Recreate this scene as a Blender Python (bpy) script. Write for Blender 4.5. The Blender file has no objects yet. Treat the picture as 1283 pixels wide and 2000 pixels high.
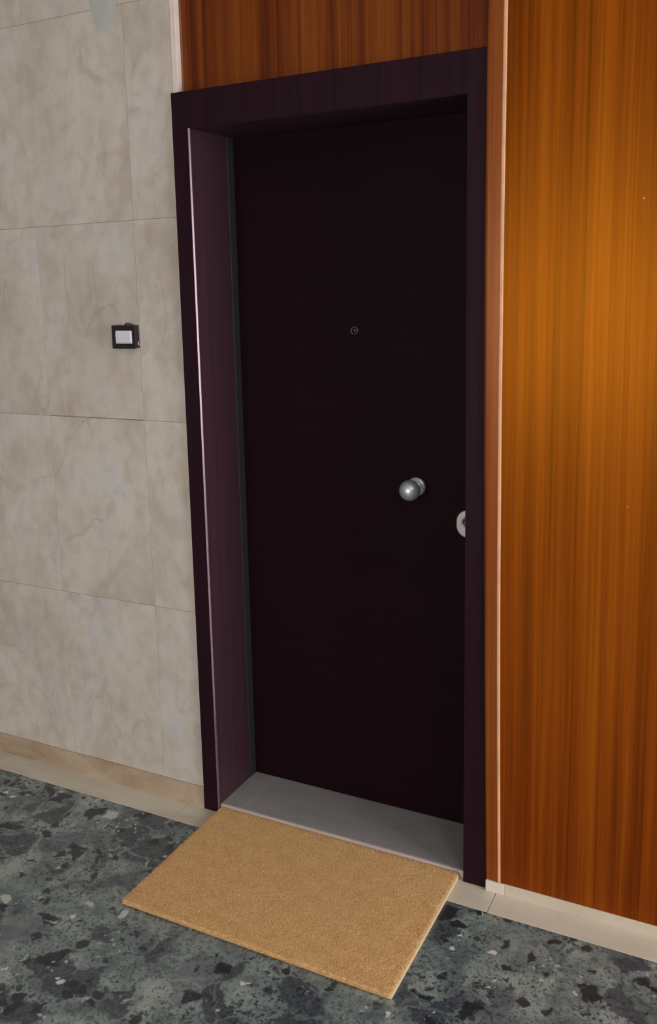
import bpy, bmesh, math, random
from mathutils import Vector, Matrix
import numpy as np

random.seed(7)
SC = bpy.context.scene
COL = SC.collection
PI = math.pi

# ------------------------------------------------------------------ camera
F, PX, PY = 1819.26, 561.98, 887.48
cam_d = bpy.data.cameras.new('camera')
cam = bpy.data.objects.new('camera', cam_d)
COL.objects.link(cam)
SC.camera = cam
cam_d.sensor_fit = 'VERTICAL'
cam_d.sensor_height = 24.0
cam_d.lens = F / 2000 * 24.0
cam_d.shift_x = (641.5 - PX) / 2000
cam_d.shift_y = (PY - 1000) / 2000
cam_d.clip_start = 0.02
yaw, pitch, roll = 0.496, -0.1782, -0.0282
fwd = Vector((-math.sin(yaw) * math.cos(pitch), math.cos(yaw) * math.cos(pitch), math.sin(pitch)))
rgt = Vector((math.cos(yaw), math.sin(yaw), 0))
up = rgt.cross(fwd)
r2 = math.cos(roll) * rgt + math.sin(roll) * up
u2 = -math.sin(roll) * rgt + math.cos(roll) * up
R = Matrix((r2, u2, -fwd)).transposed().to_4x4()
cam.matrix_world = Matrix.Translation((0.0886, -2.2366, 1.617)) @ R

# ------------------------------------------------------------------ light, exposure
SC.view_settings.view_transform = 'Standard'
SC.view_settings.look = 'None'
SC.view_settings.gamma = 1
SC.view_settings.use_curve_mapping = False
SC.view_settings.exposure = 0.0

W = bpy.data.worlds.new('world')
SC.world = W
W.use_nodes = True
W.node_tree.nodes['Background'].inputs[0].default_value = (1.0, 0.97, 1.0, 1)
W.node_tree.nodes['Background'].inputs[1].default_value = 0.14


def area(name, loc, target, sx, sy, power, color):
    l = bpy.data.lights.new(name, 'AREA')
    l.shape = 'RECTANGLE'
    l.size, l.size_y = sx, sy
    l.energy = power
    l.color = color
    o = bpy.data.objects.new(name, l)
    COL.objects.link(o)
    o.location = loc
    o.rotation_euler = (Vector(target) - Vector(loc)).to_track_quat('-Z', 'Y').to_euler()
    return o


# daylight from the glazed entrance at the right end of the hall
area('entrance_daylight', (3.6, -1.2, 1.35), (-1.0, -0.6, 0.3), 2.0, 2.1, 185, (1.0, 0.955, 0.96))
# added light behind the viewer, no known window, for the veneer's glow
area('rear_fill', (-1.0, -5.2, 1.35), (-0.9, 0, 0.1), 2.6, 1.2, 104, (1.0, 0.945, 0.90))
# added overhead fill to brighten the floor, no known lamp
area('overhead_fill', (1.1, -2.3, 2.9), (1.1, -2.3, 0), 0.9, 0.9, 26, (1.0, 0.95, 0.94))


# ------------------------------------------------------------------ node helpers
class N:
    def __init__(s, name):
        s.m = bpy.data.materials.new(name)
        s.m.use_nodes = True
        s.t = s.m.node_tree
        s.b = s.t.nodes['Principled BSDF']

    def n(s, typ, **kw):
        nd = s.t.nodes.new(typ)
        for k, v in kw.items():
            setattr(nd, k, v)
        return nd

    def link(s, a, b):
        s.t.links.new(a, b)

    def put(s, sock, v):
        if isinstance(v, bpy.types.NodeSocket):
            s.link(v, sock)
        else:
            sock.default_value = v

    def pos(s):
        return s.n('ShaderNodeNewGeometry').outputs['Position']

    def obj(s):
        return s.n('ShaderNodeTexCoord').outputs['Object']

    def mapping(s, v, scale=(1, 1, 1), loc=(0, 0, 0), rot=(0, 0, 0)):
        m = s.n('ShaderNodeMapping')
        s.link(v, m.inputs[0])
        m.inputs['Scale'].default_value = scale
        m.inputs['Location'].default_value = loc
        m.inputs['Rotation'].default_value = rot
        return m.outputs[0]

    def noise(s, v, scale=5, detail=4, rough=.5, dist=0, col=False):
        m = s.n('ShaderNodeTexNoise')
        s.link(v, m.inputs['Vector'])
        m.inputs['Scale'].default_value = scale
        m.inputs['Detail'].default_value = detail
        m.inputs['Roughness'].default_value = rough
        m.inputs['Distortion'].default_value = dist
        return m.outputs[1 if col else 0]

    def voro(s, v, scale=5, feature='F1', out='Distance', rnd=1.0):
        m = s.n('ShaderNodeTexVoronoi', feature=feature)
        s.link(v, m.inputs['Vector'])
        m.inputs['Scale'].default_value = scale
        m.inputs['Randomness'].default_value = rnd
        return m.outputs[out]

    def ramp(s, v, stops, interp='LINEAR'):
        m = s.n('ShaderNodeValToRGB')
        s.link(v, m.inputs[0])
        cr = m.color_ramp
        cr.interpolation = interp
        while len(cr.elements) > 1:
            cr.elements.remove(cr.elements[-1])
        for i, (p, c) in enumerate(stops):
            e = cr.elements[0] if i == 0 else cr.elements.new(p)
            e.position = p
            e.color = c if len(c) == 4 else (*c, 1)
        return m.outputs[0]

    def rampf(s, v, a, b, va=0.0, vb=1.0):
        m = s.n('ShaderNodeMapRange')
        s.link(v, m.inputs[0])
        for i, x in zip((1, 2, 3, 4), (a, b, va, vb)):
            m.inputs[i].default_value = x
        return m.outputs[0]

    def mix(s, f, a, b, mode='MIX'):
        m = s.n('ShaderNodeMix', data_type='RGBA', blend_type=mode)
        s.put(m.inputs[0], f)
        for i, x in ((6, a), (7, b)):
            if isinstance(x, tuple) and len(x) == 3:
                x = (*x, 1)
            s.put(m.inputs[i], x)
        return m.outputs[2]

    def math(s, op, a, b=0.0):
        m = s.n('ShaderNodeMath', operation=op)
        s.put(m.inputs[0], a)
        s.put(m.inputs[1], b)
        return m.outputs[0]

    def bump(s, h, strength=.2, dist=.001):
        m = s.n('ShaderNodeBump')
        s.link(h, m.inputs['Height'])
        m.inputs['Strength'].default_value = strength
        m.inputs['Distance'].default_value = dist
        s.link(m.outputs[0], s.b.inputs['Normal'])

    def out(s, color=None, rough=.5, spec=.5, metal=0, coat=0, coat_rough=.1):
        if color is not None:
            if isinstance(color, tuple) and len(color) == 3:
                color = (*color, 1)
            s.put(s.b.inputs['Base Color'], color)
        s.put(s.b.inputs['Roughness'], rough)
        s.b.inputs['Specular IOR Level'].default_value = spec
        s.b.inputs['Metallic'].default_value = metal
        s.b.inputs['Coat Weight'].default_value = coat
        s.b.inputs['Coat Roughness'].default_value = coat_rough
        return s.m


def c(r, g, b):
    """sRGB bytes to linear."""
    def f(x):
        x /= 255
        return x / 12.92 if x <= .04045 else ((x + .055) / 1.055) ** 2.4
    return (f(r), f(g), f(b))


# ------------------------------------------------------------------ materials
def m_marble():
    s = N('beige_marble')
    p = s.pos()
    at = s.n('ShaderNodeAttribute', attribute_name='slab')
    off = s.n('ShaderNodeVectorMath', operation='MULTIPLY_ADD')
    s.link(at.outputs['Color'], off.inputs[0])
    off.inputs[1].default_value = (3, 3, 3)
    s.link(p, off.inputs[2])
    q = off.outputs[0]
    clouds = s.noise(s.mapping(q, (1, 1, .6)), 4.0, 6, .55, .4)
    col = s.ramp(clouds, [(.30, c(172, 162, 151)), (.47, c(188, 180, 169)), (.60, c(195, 188, 179)), (.72, c(188, 184, 184))])
    # warm brown patches
    w = s.noise(s.mapping(q, (1.4, 1, .8), rot=(0, .35, 0)), 4.2, 5, .58, .5)
    col = s.mix(s.rampf(w, .54, .72, 0, .34), col, c(168, 146, 120))
    mo = s.noise(s.mapping(q, (1.3, 1, 1)), 19, 5, .6, .3)
    col = s.mix(s.rampf(mo, .50, .68, 0, .32), col, c(162, 148, 132))
    col = s.mix(s.rampf(mo, .50, .34, 0, .28), col, c(206, 200, 192))
    # cool grey patches
    w2 = s.noise(s.mapping(q, (2, 1, .5), (4, 2, 1)), 5.5, 4, .55, .8)
    col = s.mix(s.rampf(w2, .57, .72, 0, .45), col, c(176, 175, 178))
    # flowing veins
    def vein(sc, width, strength, colr, loc, rot, col):
        nz = s.noise(s.mapping(q, (1.5, 1, .8), loc, rot), sc, 3, .5, .5)
        d = s.math('ABSOLUTE', s.math('SUBTRACT', nz, .5))
        f = s.rampf(d, 0.0, width, strength, 0)
        fade = s.rampf(s.noise(s.mapping(q, loc=loc), 3.5, 2), .46, .62)
        return s.mix(s.math('MULTIPLY', f, fade), col, colr)
    col = vein(2.3, .020, .26, c(140, 112, 88), (1, 5, 2), (0, .2, 0), col)
    col = vein(3.0, .010, .20, c(120, 108, 98), (7, 1, 3), (0, -.4, 0), col)
    col = vein(2.0, .030, .28, c(166, 140, 106), (3, 3, 8), (0, .5, 0), col)
    # small pits
    v = s.voro(q, 26)
    rnd = s.noise(q, 17, 2)
    pit = s.math('MULTIPLY', s.rampf(v, .03, .07, 1, 0), s.rampf(rnd, .56, .62))
    col = s.mix(s.math('MULTIPLY', pit, .75), col, c(88, 74, 66))
    bright = s.n('ShaderNodeHueSaturation')
    s.link(col, bright.inputs['Color'])
    s.link(s.math('ADD', s.math('MULTIPLY', at.outputs['Fac'], .12), .94), bright.inputs['Value'])
    s.bump(s.math('SUBTRACT', s.math('MULTIPLY', clouds, .3), pit), .25, .0008)
    return s.out(bright.outputs[0], .38, .4)


def m_cream(name, base, stain, rough=.45, sc=14, amt=.6):
    s = N(name)
    q = s.pos()
    a = s.noise(s.mapping(q, (.35, 1, 1)), sc, 6, .6, .5)
    col = s.mix(s.rampf(a, .42, .70, 0, amt), base, stain)
    b = s.noise(q, 90, 3, .6)
    col = s.mix(s.rampf(b, .58, .75, 0, .25), col, tuple(x * .6 for x in stain))
    s.bump(b, .15, .0005)
    return s.out(col, rough, .45)


def m_veneer(name, tones, rough=.25, shift=0.0, coat=.5, fig=1.0, satin=.4, spec=.12, tint=None):
    """straight-grained striped veneer, grain running up."""
    s = N(name)
    q = s.mapping(s.pos(), loc=(shift, 0, shift * .7))
    wav = s.noise(s.mapping(q, (3, 1, 1.2)), 1.0, 2, .5, 0, True)
    vm = s.n('ShaderNodeVectorMath', operation='MULTIPLY_ADD')
    s.link(wav, vm.inputs[0])
    vm.inputs[1].default_value = (.012, 0, 0)
    s.link(q, vm.inputs[2])
    q2 = vm.outputs[0]
    broad = s.noise(s.mapping(q2, (9, 1, .25)), 1.0, 3, .55)
    mid = s.noise(s.mapping(q2, (48, 1, .55)), 1.0, 4, .6)
    fine = s.noise(s.mapping(q2, (190, 1, 1.6)), 1.0, 4, .65)
    pore = s.noise(s.mapping(q2, (420, 1, 9)), 1.0, 3, .6)
    v = s.math('ADD', s.math('MULTIPLY', broad, .42), s.math('MULTIPLY', mid, .38))
    v = s.math('ADD', v, s.math('MULTIPLY', fine, .20))
    st = [(.38, tones[0]), (.46, tones[1]), (.52, tones[2]), (.61, tones[3])]
    col = s.ramp(v, st)
    # dark streak lines
    line = s.noise(s.mapping(q2, (75, 1, .35), (2.3, 0, 0)), 1.0, 3, .5)
    col = s.mix(s.rampf(line, .56, .68, 0, .55 * fig), col, tones[0])
    col = s.mix(s.rampf(pore, .55, .75, 0, .25), col, tones[0])
    s.bump(s.math('ADD', fine, pore), .05, .0003)
    if tint:
        s.b.inputs['Specular Tint'].default_value = (*tint, 1)
    return s.out(col, rough, spec, satin, coat, .3)


def m_dark(name, a, b, rough=.4, horiz=False, coat=.0, spec=.5):
    s = N(name)
    sc = (2.2, 1, 160) if horiz else (160, 160, 2.2)
    n1 = s.noise(s.mapping(s.pos(), sc), 1.0, 4, .6)
    n2 = s.noise(s.mapping(s.pos(), tuple(x * .3 for x in sc)), 1.0, 3, .55)
    v = s.math('ADD', s.math('MULTIPLY', n1, .5), s.math('MULTIPLY', n2, .5))
    col = s.mix(s.rampf(v, .38, .64), a, b)
    s.bump(n1, .12, .0004)
    return s.out(col, rough, spec, 0, coat, .2)


def m_plain(name, col, rough=.5, metal=0, spec=.5, grain=60, amt=.12):
    s = N(name)
    n = s.noise(s.obj(), grain, 4, .6)
    dk = tuple(x * (1 - amt * 2) for x in col)
    cc = s.mix(s.rampf(n, .35, .7), col, dk)
    s.bump(n, .08, .0003)
    return s.out(cc, rough, spec, metal)


def m_terrazzo():
    s = N('green_breccia_terrazzo')
    p = s.pos()
    wob = s.noise(p, 9, 4, .6, 0, True)
    vm = s.n('ShaderNodeVectorMath', operation='MULTIPLY_ADD')
    s.link(wob, vm.inputs[0])
    vm.inputs[1].default_value = (.12, .12, 0)
    s.link(p, vm.inputs[2])
    q = s.mapping(vm.outputs[0], (1, 1, 0))
    wob2 = s.noise(p, 45, 3, .6, 0, True)
    vm2 = s.n('ShaderNodeVectorMath', operation='MULTIPLY_ADD')
    s.link(wob2, vm2.inputs[0])
    vm2.inputs[1].default_value = (.024, .024, 0)
    s.link(p, vm2.inputs[2])
    q2 = s.mapping(vm2.outputs[0], (1, 1, 0))
    cl = s.noise(q, 10, 7, .68, .5)
    col = s.ramp(cl, [(.30, c(64, 75, 76)), (.44, c(94, 106, 106)), (.56, c(120, 132, 129)), (.70, c(140, 152, 144))])
    def sep(sock, i):
        sx = s.n('ShaderNodeSeparateColor')
        s.link(sock, sx.inputs[0])
        return sx.outputs[i]
    speck = s.noise(q2, 85, 5, .75)
    col = s.mix(s.rampf(speck, .52, .68, 0, .45), col, c(52, 60, 62))
    # broken clasts of other stones: charcoal, violet grey, pale green
    big = s.voro(q, 10.5, 'F1', 'Color')
    bd = s.voro(q, 10.5, 'DISTANCE_TO_EDGE')
    rv = sep(big, 0)
    dkcol = s.mix(s.rampf(speck, .40, .64), c(36, 38, 50), c(74, 80, 88))
    col = s.mix(s.math('MULTIPLY', s.math('MULTIPLY', s.math('LESS_THAN', rv, .20), s.rampf(bd, .01, .06)), .8), col, dkcol)
    mid = s.math('MULTIPLY', s.math('LESS_THAN', s.math('ABSOLUTE', s.math('SUBTRACT', rv, .31)), .07), s.rampf(bd, .01, .05))
    col = s.mix(s.math('MULTIPLY', mid, .5), col, c(76, 80, 92))
    pale = s.math('MULTIPLY', s.math('GREATER_THAN', rv, .86), s.rampf(bd, .0, .22))
    col = s.mix(s.math('MULTIPLY', pale, .6), col, c(144, 155, 148))
    # angular chips: whole fracture cells
    def chips(sc, thr, colr, amt, col, dens=None, vv=q2, ch=1, edge=.10):
        vc = s.voro(vv, sc, 'F1', 'Color')
        ve = s.voro(vv, sc, 'DISTANCE_TO_EDGE')
        m = s.math('MULTIPLY', s.math('LESS_THAN', sep(vc, ch), thr), s.rampf(ve, edge * .4, edge))
        if dens is not None:
            m = s.math('MULTIPLY', m, dens)
        return s.mix(s.math('MULTIPLY', m, amt), col, colr)
    d1 = s.rampf(s.noise(p, 6, 3), .42, .56, .12, 1)
    col = chips(20, .07, c(30, 31, 42), .93, col, None, q, 2, .16)
    col = chips(34, .09, c(33, 36, 44), .9, col, None, q2, 1, .16)
    col = chips(62, .13, c(42, 48, 54), .85, col, d1, q2, 0, .14)
    col = chips(110, .18, c(40, 47, 52), .8, col, d1)
    col = chips(190, .20, c(46, 52, 56), .65, col)
    d2 = s.rampf(s.noise(s.mapping(p, loc=(5, 2, 0)), 7, 3), .52, .60)
    col = chips(120, .05, c(196, 200, 196), .8, col, s.math('MULTIPLY', d2, .7), q2, 2, .2)
    col = chips(26, .022, c(172, 184, 176), .8, col, None, q, 0, .2)
    col = chips(60, .006, c(206, 204, 196), .8, col, None, q2, 2, .2)
    # thin pale veins between clasts
    vein = s.rampf(s.voro(q, 6.1, 'DISTANCE_TO_EDGE'), 0, .02, 1, 0)
    vf = s.rampf(s.noise(p, 5, 2), .45, .6)
    col = s.mix(s.math('MULTIPLY', s.math('MULTIPLY', vein, vf), .28), col, c(146, 146, 138))
    rough = s.rampf(speck, .3, .7, .22, .34)
    return s.out(col, rough, .5)


def m_coir(name, light, dark):
    s = N(name)
    p = s.pos()
    a = s.noise(p, 420, 2, .6)
    b = s.noise(p, 22, 4, .6)
    col = s.ramp(a, [(.30, dark), (.5, light), (.72, tuple(min(1, x * 1.25) for x in light))])
    col = s.mix(s.rampf(b, .4, .65, 0, .14), col, c(190, 140, 84))
    return s.out(col, .85, .15)


M_MARBLE = m_marble()
M_GROUT = m_plain('joint_filler', c(120, 108, 95), .8)
M_BORDER = m_cream('cream_border_stone', c(190, 183, 168), c(156, 142, 122), .42, 9, .5)
M_SKIRT = m_cream('stained_skirting_stone', c(172, 155, 132), c(128, 106, 82), .5, 12, .75)
M_SKIRT_R = m_cream('pale_skirting_stone', c(186, 174, 156), c(158, 142, 120), .5, 10, .5)
M_BLOCK = m_cream('pale_corner_stone', c(205, 196, 182), c(180, 166, 148), .5, 20, .3)
M_PANEL = m_veneer('mahogany_veneer', (c(66, 18, 3), c(98, 36, 8), c(114, 48, 10), c(134, 66, 13)), .36, 0.0, .0, 1.25, .10, .85, (1, .40, .02))
M_TRANSOM = m_veneer('mahogany_veneer_crossfire', (c(72, 26, 8), c(102, 46, 12), c(116, 57, 15), c(128, 70, 20)), .5, 3.3, .0, 1.3, .2)
M_EDGE = m_veneer('varnished_edge_band', (c(90, 38, 12), c(126, 62, 18), c(138, 72, 22), c(148, 82, 28)), .3, 7.7, .2, .5, .2)
M_BEAD_R = m_plain('peach_bead', c(214, 160, 122), .5, grain=20, amt=.1)
M_BEAD_L = m_plain('cream_bead', c(222, 206, 196), .5, grain=20, amt=.06)
M_CASING = m_dark('wenge_laminate', c(38, 17, 26), c(29, 12, 19), .55, spec=.08)
M_JAMB_LIT = m_dark('wenge_laminate_lit', c(62, 40, 47), c(55, 35, 42), .42, spec=.3)  # casing laminate made lighter, light from the right put into its colour
M_LEAF = m_dark('wenge_leaf', c(27, 11, 17), c(24, 9, 15), .6, True, spec=.05)
M_SEAL = m_plain('door_seal_rubber', c(38, 38, 40), .6)
M_STRIP = m_plain('bevel_highlight_tone', c(118, 98, 106), .3, .45)  # paler than the casing, the bevel's highlight is in the colour
M_METAL = m_plain('satin_nickel', c(196, 202, 206), .40, .72, grain=200, amt=.02)
M_METAL2 = m_plain('satin_steel_plate', c(160, 158, 160), .42, 1.0, grain=200, amt=.03)
M_LENSRING = m_plain('bronzed_ring', c(70, 62, 64), .35, .8)
M_GLASS = m_plain('peephole_lens', c(22, 20, 24), .05)
M_BLACK = m_plain('black_plastic', c(34, 24, 30), .35)
M_WHITE = m_plain('white_plastic', c(206, 206, 214), .4, amt=.03)
M_WIRE = m_plain('wire_ends', c(40, 30, 36), .5)
M_TILE = m_cream('grey_step_tile', c(138, 136, 136), c(120, 120, 118), .45, 18, .5)
M_NOSE = m_cream('pale_step_edge', c(184, 168, 160), c(160, 146, 136), .5, 20, .4)
M_FLOOR = m_terrazzo()
M_COIR = m_coir('coir_fibre', c(212, 176, 124), c(150, 110, 68))
M_BACK = m_plain('mat_backing', c(206, 186, 148), .8, grain=150, amt=.15)
M_PAINT = m_plain('ceiling_paint', c(214, 208, 198), .9, amt=.02)
M_PLASTER = m_plain('white_putty', c(176, 178, 172), .7, amt=.05)


# ------------------------------------------------------------------ mesh helpers
def link(name, bm, mat, parent=None, smooth=False, loc=(0, 0, 0)):
    me = bpy.data.meshes.new(name)
    bmesh.ops.recalc_face_normals(bm, faces=bm.faces)
    bm.to_mesh(me)
    bm.free()
    if mat:
        me.materials.append(mat)
    if smooth:
        for p in me.polygons:
            p.use_smooth = True
    o = bpy.data.objects.new(name, me)
    COL.objects.link(o)
    o.location = loc
    if parent:
        o.parent = parent
    return o


def add_box(bm, x0, x1, y0, y1, z0, z1, bev=0, seg=2):
    vs = [bm.verts.new(p) for p in ((x0, y0, z0), (x1, y0, z0), (x1, y1, z0), (x0, y1, z0),
                                    (x0, y0, z1), (x1, y0, z1), (x1, y1, z1), (x0, y1, z1))]
    fs = [bm.faces.new([vs[i] for i in f]) for f in
          ((0, 3, 2, 1), (4, 5, 6, 7), (0, 1, 5, 4), (1, 2, 6, 5), (2, 3, 7, 6), (3, 0, 4, 7))]
    if bev:
        es = list({e for f in fs for e in f.edges})
        bmesh.ops.bevel(bm, geom=es, offset=bev, segments=seg, affect='EDGES', profile=.5, clamp_overlap=True)


def box(name, x0, x1, y0, y1, z0, z1, mat, parent=None, bev=0, seg=2):
    """world-space box whose origin sits at its base centre."""
    o0 = Vector(((x0 + x1) / 2, (y0 + y1) / 2, z0))
    bm = bmesh.new()
    add_box(bm, x0 - o0.x, x1 - o0.x, y0 - o0.y, y1 - o0.y, 0, z1 - z0, bev, seg)
    base = wloc(parent)
    return link(name, bm, mat, parent, False, o0 - base)


def wloc(o):
    v = Vector((0, 0, 0))
    while o:
        v += o.location
        o = o.parent
    return v


def prism(name, prof, z0, z1, mat, parent=None):
    """vertical prism from (x,y) points; world coords."""
    bm = bmesh.new()
    a = [bm.verts.new((x, y, z0)) for x, y in prof]
    b = [bm.verts.new((x, y, z1)) for x, y in prof]
    n = len(prof)
    for i in range(n):
        bm.faces.new((a[i], a[(i + 1) % n], b[(i + 1) % n], b[i]))
    bm.faces.new(a[::-1])
    bm.faces.new(b)
    return link(name, bm, mat, parent, False, -wloc(parent))


def loft(name, rings, mat, parent=None, smooth=False):
    """closed rings of world points, capped at both ends."""
    bm = bmesh.new()
    R_ = [[bm.verts.new(p) for p in r] for r in rings]
    n = len(rings[0])
    for a, b in zip(R_, R_[1:]):
        for i in range(n):
            bm.faces.new((a[i], a[(i + 1) % n], b[(i + 1) % n], b[i]))
    bm.faces.new(R_[0][::-1])
    bm.faces.new(R_[-1])
    return link(name, bm, mat, parent, smooth, -wloc(parent))


def lathe_y(name, prof, center, mat, parent, seg=48, squash=1.0):
    """profile of (radius, distance out of the door towards -y); axis along y."""
    bm = bmesh.new()
    rings = []
    for r, d in prof:
        if r < 1e-6:
            rings.append([bm.verts.new((0, -d, 0))])
        else:
            rings.append([bm.verts.new((r * math.cos(2 * PI * i / seg), -d, r * squash * math.sin(2 * PI * i / seg))) for i in range(seg)])
    for a, b in zip(rings, rings[1:]):
        for i in range(seg):
            j = (i + 1) % seg
            if len(a) == 1 and len(b) == 1:
                continue
            if len(a) == 1:
                bm.faces.new((a[0], b[i], b[j]))
            elif len(b) == 1:
                bm.faces.new((a[i], b[0], a[j]))
            else:
                bm.faces.new((a[i], b[i], b[j], a[j]))
    o = link(name, bm, mat, parent, True, Vector(center) - wloc(parent))
    return o


def empty(name, loc):
    o = bpy.data.objects.new(name, None)
    o.empty_display_size = .05
    COL.objects.link(o)
    o.location = loc
    return o


def tag(o, label=None, cat=None, kind=None, group=None):
    for k, v in (('label', label), ('category', cat), ('kind', kind), ('group', group)):
        if v:
            o[k] = v
    return o


CEIL = 2.95
# ------------------------------------------------------------------ floor and its border
XL, XR, YF = -4.2, 3.0, -4.6
tag(box('floor', XL, XR, YF, -0.096, -.10, 0, M_FLOOR), 'polished green and charcoal speckled terrazzo floor of the hall', 'floor', 'structure')

bd = empty('trim_1', (-.5, -.05, 0))
tag(bd, 'cream stone border strip inlaid in the floor along the walls', 'floor border', 'structure')
JX = [XL, -2.62, -1.52, -.520, .62, 1.8, XR]
for a, b in zip(JX, JX[1:]):
    box('border_slab', a + .0008, b - .0008, -.0952, .034, -.08, .0004, M_BORDER, bd, .0008, 1)

box('ceiling', XL, XR, YF, .3, CEIL, CEIL + .1, M_PAINT)['kind'] = 'structure'
bpy.data.objects['ceiling']['label'] = 'plain off-white ceiling above the hall'
bpy.data.objects['ceiling']['category'] = 'ceiling'

# ------------------------------------------------------------------ left wall: marble slabs
WY = .012
bm = bmesh.new()
lay = bm.loops.layers.color.new('slab')
rows = [.066, .644, 1.2315, 1.8195, 2.408, CEIL]
cols = [XL, -3.50, -3.12, -2.745, -2.37, -1.992, -1.617, -1.4575]
cols_top = [XL, -3.50, -3.12, -2.75, -2.19, -1.617, -1.4575]
rnd = random.Random(11)
for ri in range(len(rows) - 1):
    cs = cols_top if ri == 3 else cols
    for ci in range(len(cs) - 1):
        before = set(bm.faces)
        lip = rnd.uniform(0, .0006)
        g = .0003
        gb = .0011 if (ri == 2 and ci == len(cs) - 3) else .00045
        gt = .0011 if (ri == 1 and ci == len(cs) - 3) else .00045
        if ri == 1 and ci in (len(cs) - 3, len(cs) - 2):
            gb = .0007
        add_box(bm, cs[ci] + g, cs[ci + 1] - g, WY - lip, WY + .02, rows[ri] + gb, rows[ri + 1] - gt, .0004, 1)
        col = (rnd.random(), rnd.random(), rnd.random(), 1)
        for f in set(bm.faces) - before:
            for l in f.loops:
                l[lay] = col
for f in bm.faces:
    f.material_index = 0
before = set(bm.faces)
add_box(bm, XL, -1.4578, WY + .0012, .26, .0, CEIL)
for f in set(bm.faces) - before:
    f.material_index = 1
wl = link('wall_left', bm, M_MARBLE)
wl.data.materials.append(M_GROUT)
tag(wl, 'wall of beige veined marble slabs left of the dark door', 'wall', 'structure')
# putty smear high on the wall
bm = bmesh.new()
pts = [(-1.722, 2.47), (-1.728, 2.43), (-1.718, 2.385), (-1.705, 2.350), (-1.690, 2.343), (-1.668, 2.350), (-1.652, 2.372), (-1.640, 2.40), (-1.624, 2.43), (-1.628, 2.48)]
top = [bm.verts.new((x * .8 + .2 * -1.68, -.0006, z * .8 + .2 * 2.41)) for x, z in pts]
bot = [bm.verts.new((x, .0, z)) for x, z in pts]
bm.faces.new(top)
for i in range(len(pts)):
    j = (i + 1) % len(pts)
    bm.faces.new((bot[i], bot[j], top[j], top[i]))
pt = link('putty_patch', bm, M_PLASTER, wl, True, (0, WY - .0006, 0))
tag(pt, 'pale grey-white putty smear')

sk = prism('baseboard_left', [(XL, 0.0), (-1.4578, .0), (-1.4578, .2), (XL, .2)], 0, .0655, M_SKIRT)
# its face: low stone skirting whose top leans back to the slabs
bm = bmesh.new()
me = sk.data
for v in me.vertices:
    if v.co.z > .05 and v.co.y < .05:
        v.co.y = WY - .0015
tag(sk, 'low stained beige stone skirting under the marble slabs', 'baseboard', 'structure')

# ------------------------------------------------------------------ recessed panel over the door
wb = box('wall_back', -1.4365, -.545, .034, .26, 2.06, CEIL, M_TRANSOM, None, .004, 3)
tag(wb, 'reddish striped mahogany panel recessed above the dark door', 'wall panel', 'structure')
bx = box('trim_2', -1.4570, -1.4385, .0115, .26, 2.1505, CEIL, M_BEAD_L, None, .0012, 2)
tag(bx, 'cream corner strip between marble slabs and the panel above the door', 'trim', 'structure')
box('joint_bead', -1.4372, -1.4330, .0305, .035, 2.1505, CEIL, m_plain('varnished_bead', c(120, 84, 70), .3), bx, .001, 2)
bx2 = box('trim_3', -1.4612, -1.4574, .0035, .0125, .0657, 2.1495, M_BEAD_L, None, .0008, 1)
tag(bx2, 'thin white filler line between marble slabs and door casing', 'trim', 'structure')

# ------------------------------------------------------------------ right wall: veneered panel
ZS = [.0335, .18, .36, .64, .90, 1.18, 1.31, 1.68, 1.79, 2.15, 2.25, 2.6, CEIL]
def interp(z, tab):
    for (z0, a), (z1, b) in zip(tab, tab[1:]):
        if z <= z1:
            t = (z - z0) / (z1 - z0)
            return a + (b - a) * t
    return tab[-1][1]
XS = [(0, -.5485), (.64, -.559), (1.18, -.5655), (1.68, -.5685), (2.15, -.5675), (2.25, -.565), (3, -.560)]
XCL = [(0, -.5155), (.36, -.5215), (.78, -.5275), (1.31, -.5305), (1.79, -.5305), (2.24, -.5285), (3, -.525)]
CW = [(0, .0075), (1, .0085), (1.79, .0090), (2.24, .0092), (3, .0095)]
rs, rc, rp = [], [], []
for z in ZS:
    xl, xc, w = interp(z, XS), interp(z, XCL), interp(z, CW)
    rs.append([(xl, -.0006, z), (xl, -.0022, z), (xl + .0022, -.0046, z), (xl + .007, -.0062, z), (xc, -.0078, z), (xc, -.0006, z)])
    rc.append([(xc, -.0006, z), (xc, -.0080, z), (xc + w * .25, -.0092, z), (xc + w * .75, -.0092, z), (xc + w, -.0080, z), (xc + w, -.0006, z)])
    rp.append([(xc + w, .0, z), (xc + w, -.0066, z), (XR, -.0066, z), (XR, .0, z)])
wr = empty('wall_right', (.4, 0, 0))
tag(wr, 'glossy orange-brown mahogany veneered wall right of the door', 'wall', 'structure')
box('wall_core', -.5446, XR, .0, .26, .0, CEIL, M_PAINT, wr)
loft('veneer_panel', rp, M_PANEL, wr)
tag(loft('edge_band', rs, M_EDGE, wr), 'darker varnished edge strip')
tag(loft('corner_bead', rc, M_BEAD_R, wr), 'thin peach-coloured bead')

sr = prism('baseboard_right', [(-.4975, -.0095), (XR, -.0095), (XR, -.0002), (-.4975, -.0002)], 0.0005, .0325, M_SKIRT_R)
for v in sr.data.vertices:
    if v.co.z > .02 and v.co.y < -.005:
        v.co.y = -.0075
tag(sr, 'low cream stone skirting beneath the mahogany wall', 'baseboard', 'structure')
cb = box('trim_4', -.5480, -.4985, -.0115, -.0002, .0005, .0318, M_BLOCK, None, .0012, 2)
tag(cb, 'small pale stone corner block at the foot of the right door casing', 'trim', 'structure')

# small white specks on the veneer
for x, z, rr in ((-.213, 1.786, .0016), (-.223, 1.090, .0012)):
    tag(lathe_y('paint_speck', [(rr, .0), (rr * .7, .0006), (0, .0008)], (x, -.0066, z), M_WHITE, wr, 12), 'tiny white paint speck')

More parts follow.
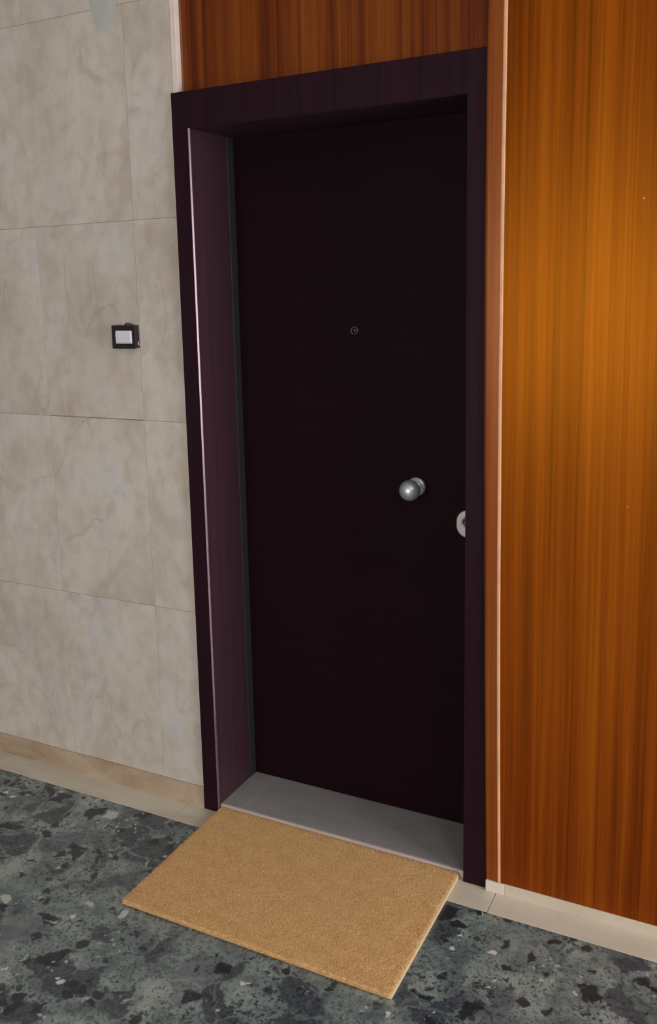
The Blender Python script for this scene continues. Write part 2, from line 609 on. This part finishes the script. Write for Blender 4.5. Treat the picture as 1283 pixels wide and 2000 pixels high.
# ------------------------------------------------------------------ the door
XIL, XIR, ZIT, D = -1.4055, -.6138, 2.054, .232
dr = empty('door_1', (-1.0, 0, 0))
tag(dr, 'very dark wenge entrance door with deep casing and round silver knob', 'door', 'structure')
bm = bmesh.new()
def U(bm, xo0, xo1, zo, xi0, xi1, zi, y0, y1, bev):
    prof = [(xo0, 0), (xo0, zo), (xo1, zo), (xo1, 0), (xi1, 0), (xi1, zi), (xi0, zi), (xi0, 0)]
    a = [bm.verts.new((x, y0, z)) for x, z in prof]
    b = [bm.verts.new((x, y1, z)) for x, z in prof]
    n = len(prof)
    bm.faces.new(a); bm.faces.new(b[::-1])
    for i in range(n):
        bm.faces.new((a[i], b[i], b[(i + 1) % n], a[(i + 1) % n]))
    if bev:
        es = [e for e in bm.edges if e.verts[0] in a and e.verts[1] in a]
        bmesh.ops.bevel(bm, geom=es, offset=bev, segments=2, affect='EDGES', profile=.5)
U(bm, -1.4572, -.5450, 2.150, XIL, XIR, ZIT, 0.0, .0112, .0012)
tag(link('casing', bm, M_CASING, dr, False, -wloc(dr)))
# lining of the opening, from the casing to the leaf
bm = bmesh.new()
U(bm, -1.4300, -.5900, 2.059, XIL + .0008, XIR - .0008, ZIT - .0008, .0114, .245, 0)
link('jamb', bm, M_JAMB_LIT, dr, False, -wloc(dr))
# bevel on the left inner arris, its highlight put into a paler colour
loft('bevel_highlight', [[(XIL + .0003, -.0003, z), (XIL + .0033, .0042, z), (XIL + .0031, .0080, z), (XIL + .0003, .0080, z)] for z in (.001, 1.0, ZIT - .001)],
     M_STRIP, dr)
box('seal', XIL + .0009, XIL + .0042, .196, .2318, .0215, ZIT - .002, M_SEAL, dr, .0008, 1)
leaf = box('leaf', XIL + .0012, XIR - .0012, D, D + .05, .0225, ZIT - .002, M_LEAF, dr, .0015, 2)
# peephole, knob and lock on the leaf
lathe_y('peephole', [(.0135, 0), (.0135, .0022), (.0115, .0034), (.0085, .0034), (.0078, .0022), (0, .0022)], (-1.018, D, 1.487), M_LENSRING, leaf)
lathe_y('peephole_lens', [(.0076, .002), (.006, .0036), (.003, .0046), (0, .0049)], (-1.018, D, 1.487), M_GLASS, leaf, 32)
KX, KZ = -.8305, 1.043
lathe_y('knob_rosette', [(.0275, 0), (.0275, .004), (.0262, .0062), (.020, .0085), (.013, .0105), (.0120, .0115)], (KX, D, KZ), M_METAL, leaf)
prof = [(.0105, .008), (.0095, .018), (.0105, .026), (.0150, .0300)]
cy, r = .0560, .0298
for i in range(3, 25):
    a = -PI / 2 + PI * i / 24
    prof.append((max(r * math.cos(a), 0 if i == 24 else .0001), cy + r * .93 * math.sin(a)))
prof = [p for k, p in enumerate(prof) if k < 3 or p[1] > .0295]
lathe_y('door_knob', prof, (KX, D, KZ), M_METAL, leaf, 64)
# oval lock plate half hidden behind the right casing
LX, LZ = -.6785, .9480
bm = bmesh.new()
def stadium(w, h, n=16):
    r_ = w / 2
    pts_ = []
    for i in range(n + 1):
        a = PI * i / n
        pts_.append((r_ * math.cos(a), (h / 2 - r_ * 1.05) + r_ * 1.05 * math.sin(a)))
    for i in range(n + 1):
        a = PI + PI * i / n
        pts_.append((r_ * math.cos(a), -(h / 2 - r_ * 1.05) + r_ * 1.05 * math.sin(a)))
    return pts_
rings = []
for w, h, d in ((.0660, .0810, 0), (.0660, .0810, .005), (.0630, .0780, .0072), (.0600, .0750, .0078)):
    rings.append([bm.verts.new((x, -d, z)) for x, z in stadium(w, h)])
for a, b in zip(rings, rings[1:]):
    n = len(a)
    for i in range(n):
        bm.faces.new((a[i], a[(i + 1) % n], b[(i + 1) % n], b[i]))
bm.faces.new(rings[-1])
link('lock_plate', bm, M_METAL2, leaf, False, Vector((LX, D, LZ)) - wloc(leaf))
lathe_y('lock_cylinder', [(.0165, .007), (.0165, .0120), (.0150, .0135), (.0118, .0135), (.0112, .0100), (0, .0100)], (LX + .0005, D, LZ + .006), M_METAL2, leaf)

# raised tiled step in the door opening
st = empty('trim_5', (-1.0, .1, 0))
tag(st, 'grey tiled raised threshold step in front of the dark door', 'threshold', 'structure')
TX = [XIL + .001, -1.326, -.752, XIR - .001]
for a, b in zip(TX, TX[1:]):
    box('step_tile', a + (.0012 if a > -1.4 else 0), b - (.0012 if b < -.65 else 0), .0225, D + .02, .004, .0215, M_TILE, st, .0006, 1)
box('step_grout', XIL + .001, XIR - .001, .020, D + .018, .0006, .0203, m_plain('pale_grout', c(170, 158, 154), .8), st)
box('step_edge', XIL + .0012, XIR - .0012, .0135, .0222, .0006, .0218, M_NOSE, st, .0015, 2)

# ------------------------------------------------------------------ doorbell on the marble
BX0, BX1, BZ0, BZ1, BYF = -1.7000, -1.6185, 1.4495, 1.5165, -.0130
db = empty('doorbell', (-1.659, WY, BZ0))
tag(db, 'small black doorbell box with white push button on the marble wall', 'doorbell')
bm = bmesh.new()
add_box(bm, BX0, BX1, BYF + .003, WY - .0008, BZ0, BZ1, .0012, 2)
link('housing', bm, M_BLACK, db, False, -wloc(db))
bm = bmesh.new()   # front plate with a window for the button
o_ = [(BX0 - .001, BZ0 - .001), (BX1 + .001, BZ0 - .001), (BX1 + .001, BZ1 + .001), (BX0 - .001, BZ1 + .001)]
i_ = [(-1.6870, 1.4625), (-1.6265, 1.4625), (-1.6265, 1.5025), (-1.6870, 1.5025)]
fo = [bm.verts.new((x, BYF, z)) for x, z in o_]
fi = [bm.verts.new((x, BYF + .0006, z)) for x, z in i_]
bo = [bm.verts.new((x, BYF + .0032, z)) for x, z in o_]
bi = [bm.verts.new((x, BYF + .0032, z)) for x, z in i_]
for k in range(4):
    j = (k + 1) % 4
    bm.faces.new((fo[k], fo[j], fi[j], fi[k]))
    bm.faces.new((fo[k], bo[k], bo[j], fo[j]))
    bm.faces.new((fi[k], fi[j], bi[j], bi[k]))
    bm.faces.new((bo[k], bi[k], bi[j], bo[j]))
link('front_plate', bm, M_BLACK, db, False, -wloc(db))
bm = bmesh.new()   # rocker push, slightly domed with a lip at the foot
ys = [(1.4635, .0004), (1.4680, -.0022), (1.4700, -.0012), (1.4900, -.0024), (1.5015, -.0006)]
ra = [bm.verts.new((-1.6860, BYF + d, z)) for z, d in ys]
rb = [bm.verts.new((-1.6330, BYF + d, z)) for z, d in ys]
rc_ = [bm.verts.new((-1.6275, BYF + d + .0018, z)) for z, d in ys]
for L_, R__ in ((ra, rb), (rb, rc_)):
    for k in range(len(ys) - 1):
        bm.faces.new((L_[k], R__[k], R__[k + 1], L_[k + 1]))
ba = [bm.verts.new((-1.6860, BYF + .0030, z)) for z in (ys[0][0], ys[-1][0])]
bc = [bm.verts.new((-1.6275, BYF + .0030, z)) for z in (ys[0][0], ys[-1][0])]
bm.faces.new([ba[0]] + [rc_[0] and bc[0]] + [rc_[0], rb[0], ra[0]])
bm.faces.new([ba[1], ra[-1], rb[-1], rc_[-1], bc[1]])
bm.faces.new([ba[0]] + ra + [ba[1]])
bm.faces.new([bc[0], bc[1]] + rc_[::-1])
bm.faces.new([ba[0], ba[1], bc[1], bc[0]])
link('push_button', bm, M_WHITE, db, False, -wloc(db))
# cable over the top of the box; a white glint shaped as a stub
def tube(name, pts, r, mat, parent, seg=8):
    bm = bmesh.new()
    rings = []
    P_ = [Vector(p) for p in pts]
    for i, p in enumerate(P_):
        t = (P_[min(i + 1, len(P_) - 1)] - P_[max(i - 1, 0)]).normalized()
        a = t.orthogonal().normalized()
        b = t.cross(a)
        rings.append([bm.verts.new(p + r * (math.cos(2 * PI * k / seg) * a + math.sin(2 * PI * k / seg) * b)) for k in range(seg)])
    for a, b in zip(rings, rings[1:]):
        for k in range(seg):
            bm.faces.new((a[k], a[(k + 1) % seg], b[(k + 1) % seg], b[k]))
    bm.faces.new(rings[0][::-1])
    bm.faces.new(rings[-1])
    return link(name, bm, mat, parent, True, -wloc(parent))
tube('cable', [(-1.664, .006, 1.5140), (-1.663, .005, 1.5195), (-1.655, .004, 1.5225), (-1.645, .004, 1.5205), (-1.636, .005, 1.5180), (-1.632, .006, 1.5140)], .0018, M_WIRE, db)
tag(tube('white_glint', [(-1.6685, .004, 1.515), (-1.669, .003, 1.5200), (-1.668, .002, 1.5225)], .0022, M_WHITE, db), 'white glint over the box, shaped as a stub')
tag(box('broken_tab', -1.6190, -1.6165, .0035, .0060, 1.458, 1.4680, M_WHITE, db, .0005, 1), 'chipped white tab')
for zz in (1.4600, 1.4700, 1.4800, 1.4900, 1.5000):
    pass

# ------------------------------------------------------------------ coir doormat
MX0, MX1, MY0, MY1 = -1.3985, -.6275, -.4915, .0095
mat_ = empty('doormat', ((MX0 + MX1) / 2, (MY0 + MY1) / 2, 0))
tag(mat_, 'tan coir doormat lying on the floor against the door step', 'doormat')
box('backing', MX0 + .0030, MX1, MY0 + .0040, MY1 - .001, .0008, .0125, M_BACK, mat_, .0015, 2)  # right edge left bare, its pale colour stands in for side-lit fibres
# pile: a lumpy bed plus cut fibres standing on it
rng = np.random.default_rng(5)
nx, ny = 260, 170
base = wloc(mat_)
xs = np.linspace(MX0 + .0012, MX1 - .0045, nx)
ys_ = np.linspace(MY0 + .0012, MY1 - .002, ny)
gx, gy = np.meshgrid(xs, ys_)
edge_in = np.minimum.reduce([gx - xs[0], xs[-1] - gx, gy - ys_[0], ys_[-1] - gy])
lump = rng.random((ny, nx)) * .0018
bl = (np.sin(gx * 61 + 2 * np.sin(gy * 37)) + np.sin(gy * 83 + gx * 19)) * .00025
gz = .0150 + lump + bl - .002 * np.exp(-edge_in / .004)
V = np.stack([gx.ravel(), gy.ravel(), gz.ravel()], 1)
idx = np.arange(nx * ny).reshape(ny, nx)
Fq = np.stack([idx[:-1, :-1].ravel(), idx[:-1, 1:].ravel(), idx[1:, 1:].ravel(), idx[1:, :-1].ravel()], 1)
# skirts down to the backing
per = np.concatenate([idx[0, :], idx[1:, -1], idx[-1, -2::-1], idx[-2:0:-1, 0]])
Vb = V[per].copy()
Vb[:, 2] = .0040
k0 = len(V)
V = np.concatenate([V, Vb])
nper = len(per)
j = np.arange(nper)
Fs = np.stack([per, k0 + j, k0 + (j + 1) % nper, per[(j + 1) % nper]], 1)
Fq = np.concatenate([Fq, Fs])
# fibres (three-sided spikes)
NF = 95000
NE = 9000
fx = rng.uniform(xs[0], xs[-1], NF)
fy = rng.uniform(ys_[0], ys_[-1], NF)
t = rng.random(NE)
side = rng.integers(0, 4, NE)
ex = np.where(side < 2, xs[0] + t * (xs[-1] - xs[0]), np.where(side == 2, xs[0], xs[-1]))
ey = np.where(side >= 2, ys_[0] + t * (ys_[-1] - ys_[0]), np.where(side == 0, ys_[0], ys_[-1]))
outx = np.where(side == 2, -1, np.where(side == 3, 1, 0)) * rng.random(NE) * .0022
outy = np.where(side == 0, -1, np.where(side == 1, 1, 0)) * rng.random(NE) * .0045
bxp = np.concatenate([fx, ex])
byp = np.concatenate([fy, ey])
bz = np.concatenate([np.full(NF, .0140), rng.uniform(.003, .0145, NE)])
h = np.concatenate([rng.uniform(.0030, .0052, NF), rng.uniform(.002, .0035, NE)])
tx = bxp + rng.normal(0, .0010, NF + NE) + np.concatenate([np.zeros(NF), outx])
ty = byp + rng.normal(0, .0010, NF + NE) + np.concatenate([np.zeros(NF), outy])
ty = np.minimum(ty, MY1)
rad = rng.uniform(.00045, .0008, NF + NE)
ph = rng.uniform(0, 2 * np.pi, NF + NE)
k1 = len(V)
parts = []
for q in range(3):
    parts.append(np.stack([bxp + rad * np.cos(ph + q * 2.094), byp + rad * np.sin(ph + q * 2.094), bz], 1))
for q in range(3):
    parts.append(np.stack([tx + .45 * rad * np.cos(ph + q * 2.094), ty + .45 * rad * np.sin(ph + q * 2.094), bz + h], 1))
VF = np.stack(parts, 1).reshape(-1, 3)
n = NF + NE
b0 = k1 + 6 * np.arange(n)
quads = np.concatenate([np.stack([b0 + a, b0 + (a + 1) % 3, b0 + 3 + (a + 1) % 3, b0 + 3 + a], 1) for a in range(3)])
tris = np.stack([b0 + 3, b0 + 4, b0 + 5], 1)
V = np.concatenate([V, VF]) - np.array([base.x, base.y, base.z])
Q = np.concatenate([Fq, quads])
me = bpy.data.meshes.new('pile')
me.vertices.add(len(V))
me.vertices.foreach_set('co', V.astype(np.float32).ravel())
nl = Q.size + tris.size
me.loops.add(nl)
me.loops.foreach_set('vertex_index', np.concatenate([Q.ravel(), tris.ravel()]).astype(np.int32))
me.polygons.add(len(Q) + len(tris))
starts = np.concatenate([np.arange(len(Q)) * 4, len(Q) * 4 + np.arange(len(tris)) * 3]).astype(np.int32)
me.polygons.foreach_set('loop_start', starts)
me.update(calc_edges=True)
me.validate()
me.materials.append(M_COIR)
pile = bpy.data.objects.new('pile', me)
COL.objects.link(pile)
pile.parent = mat_
tag(pile, None, None, 'stuff')
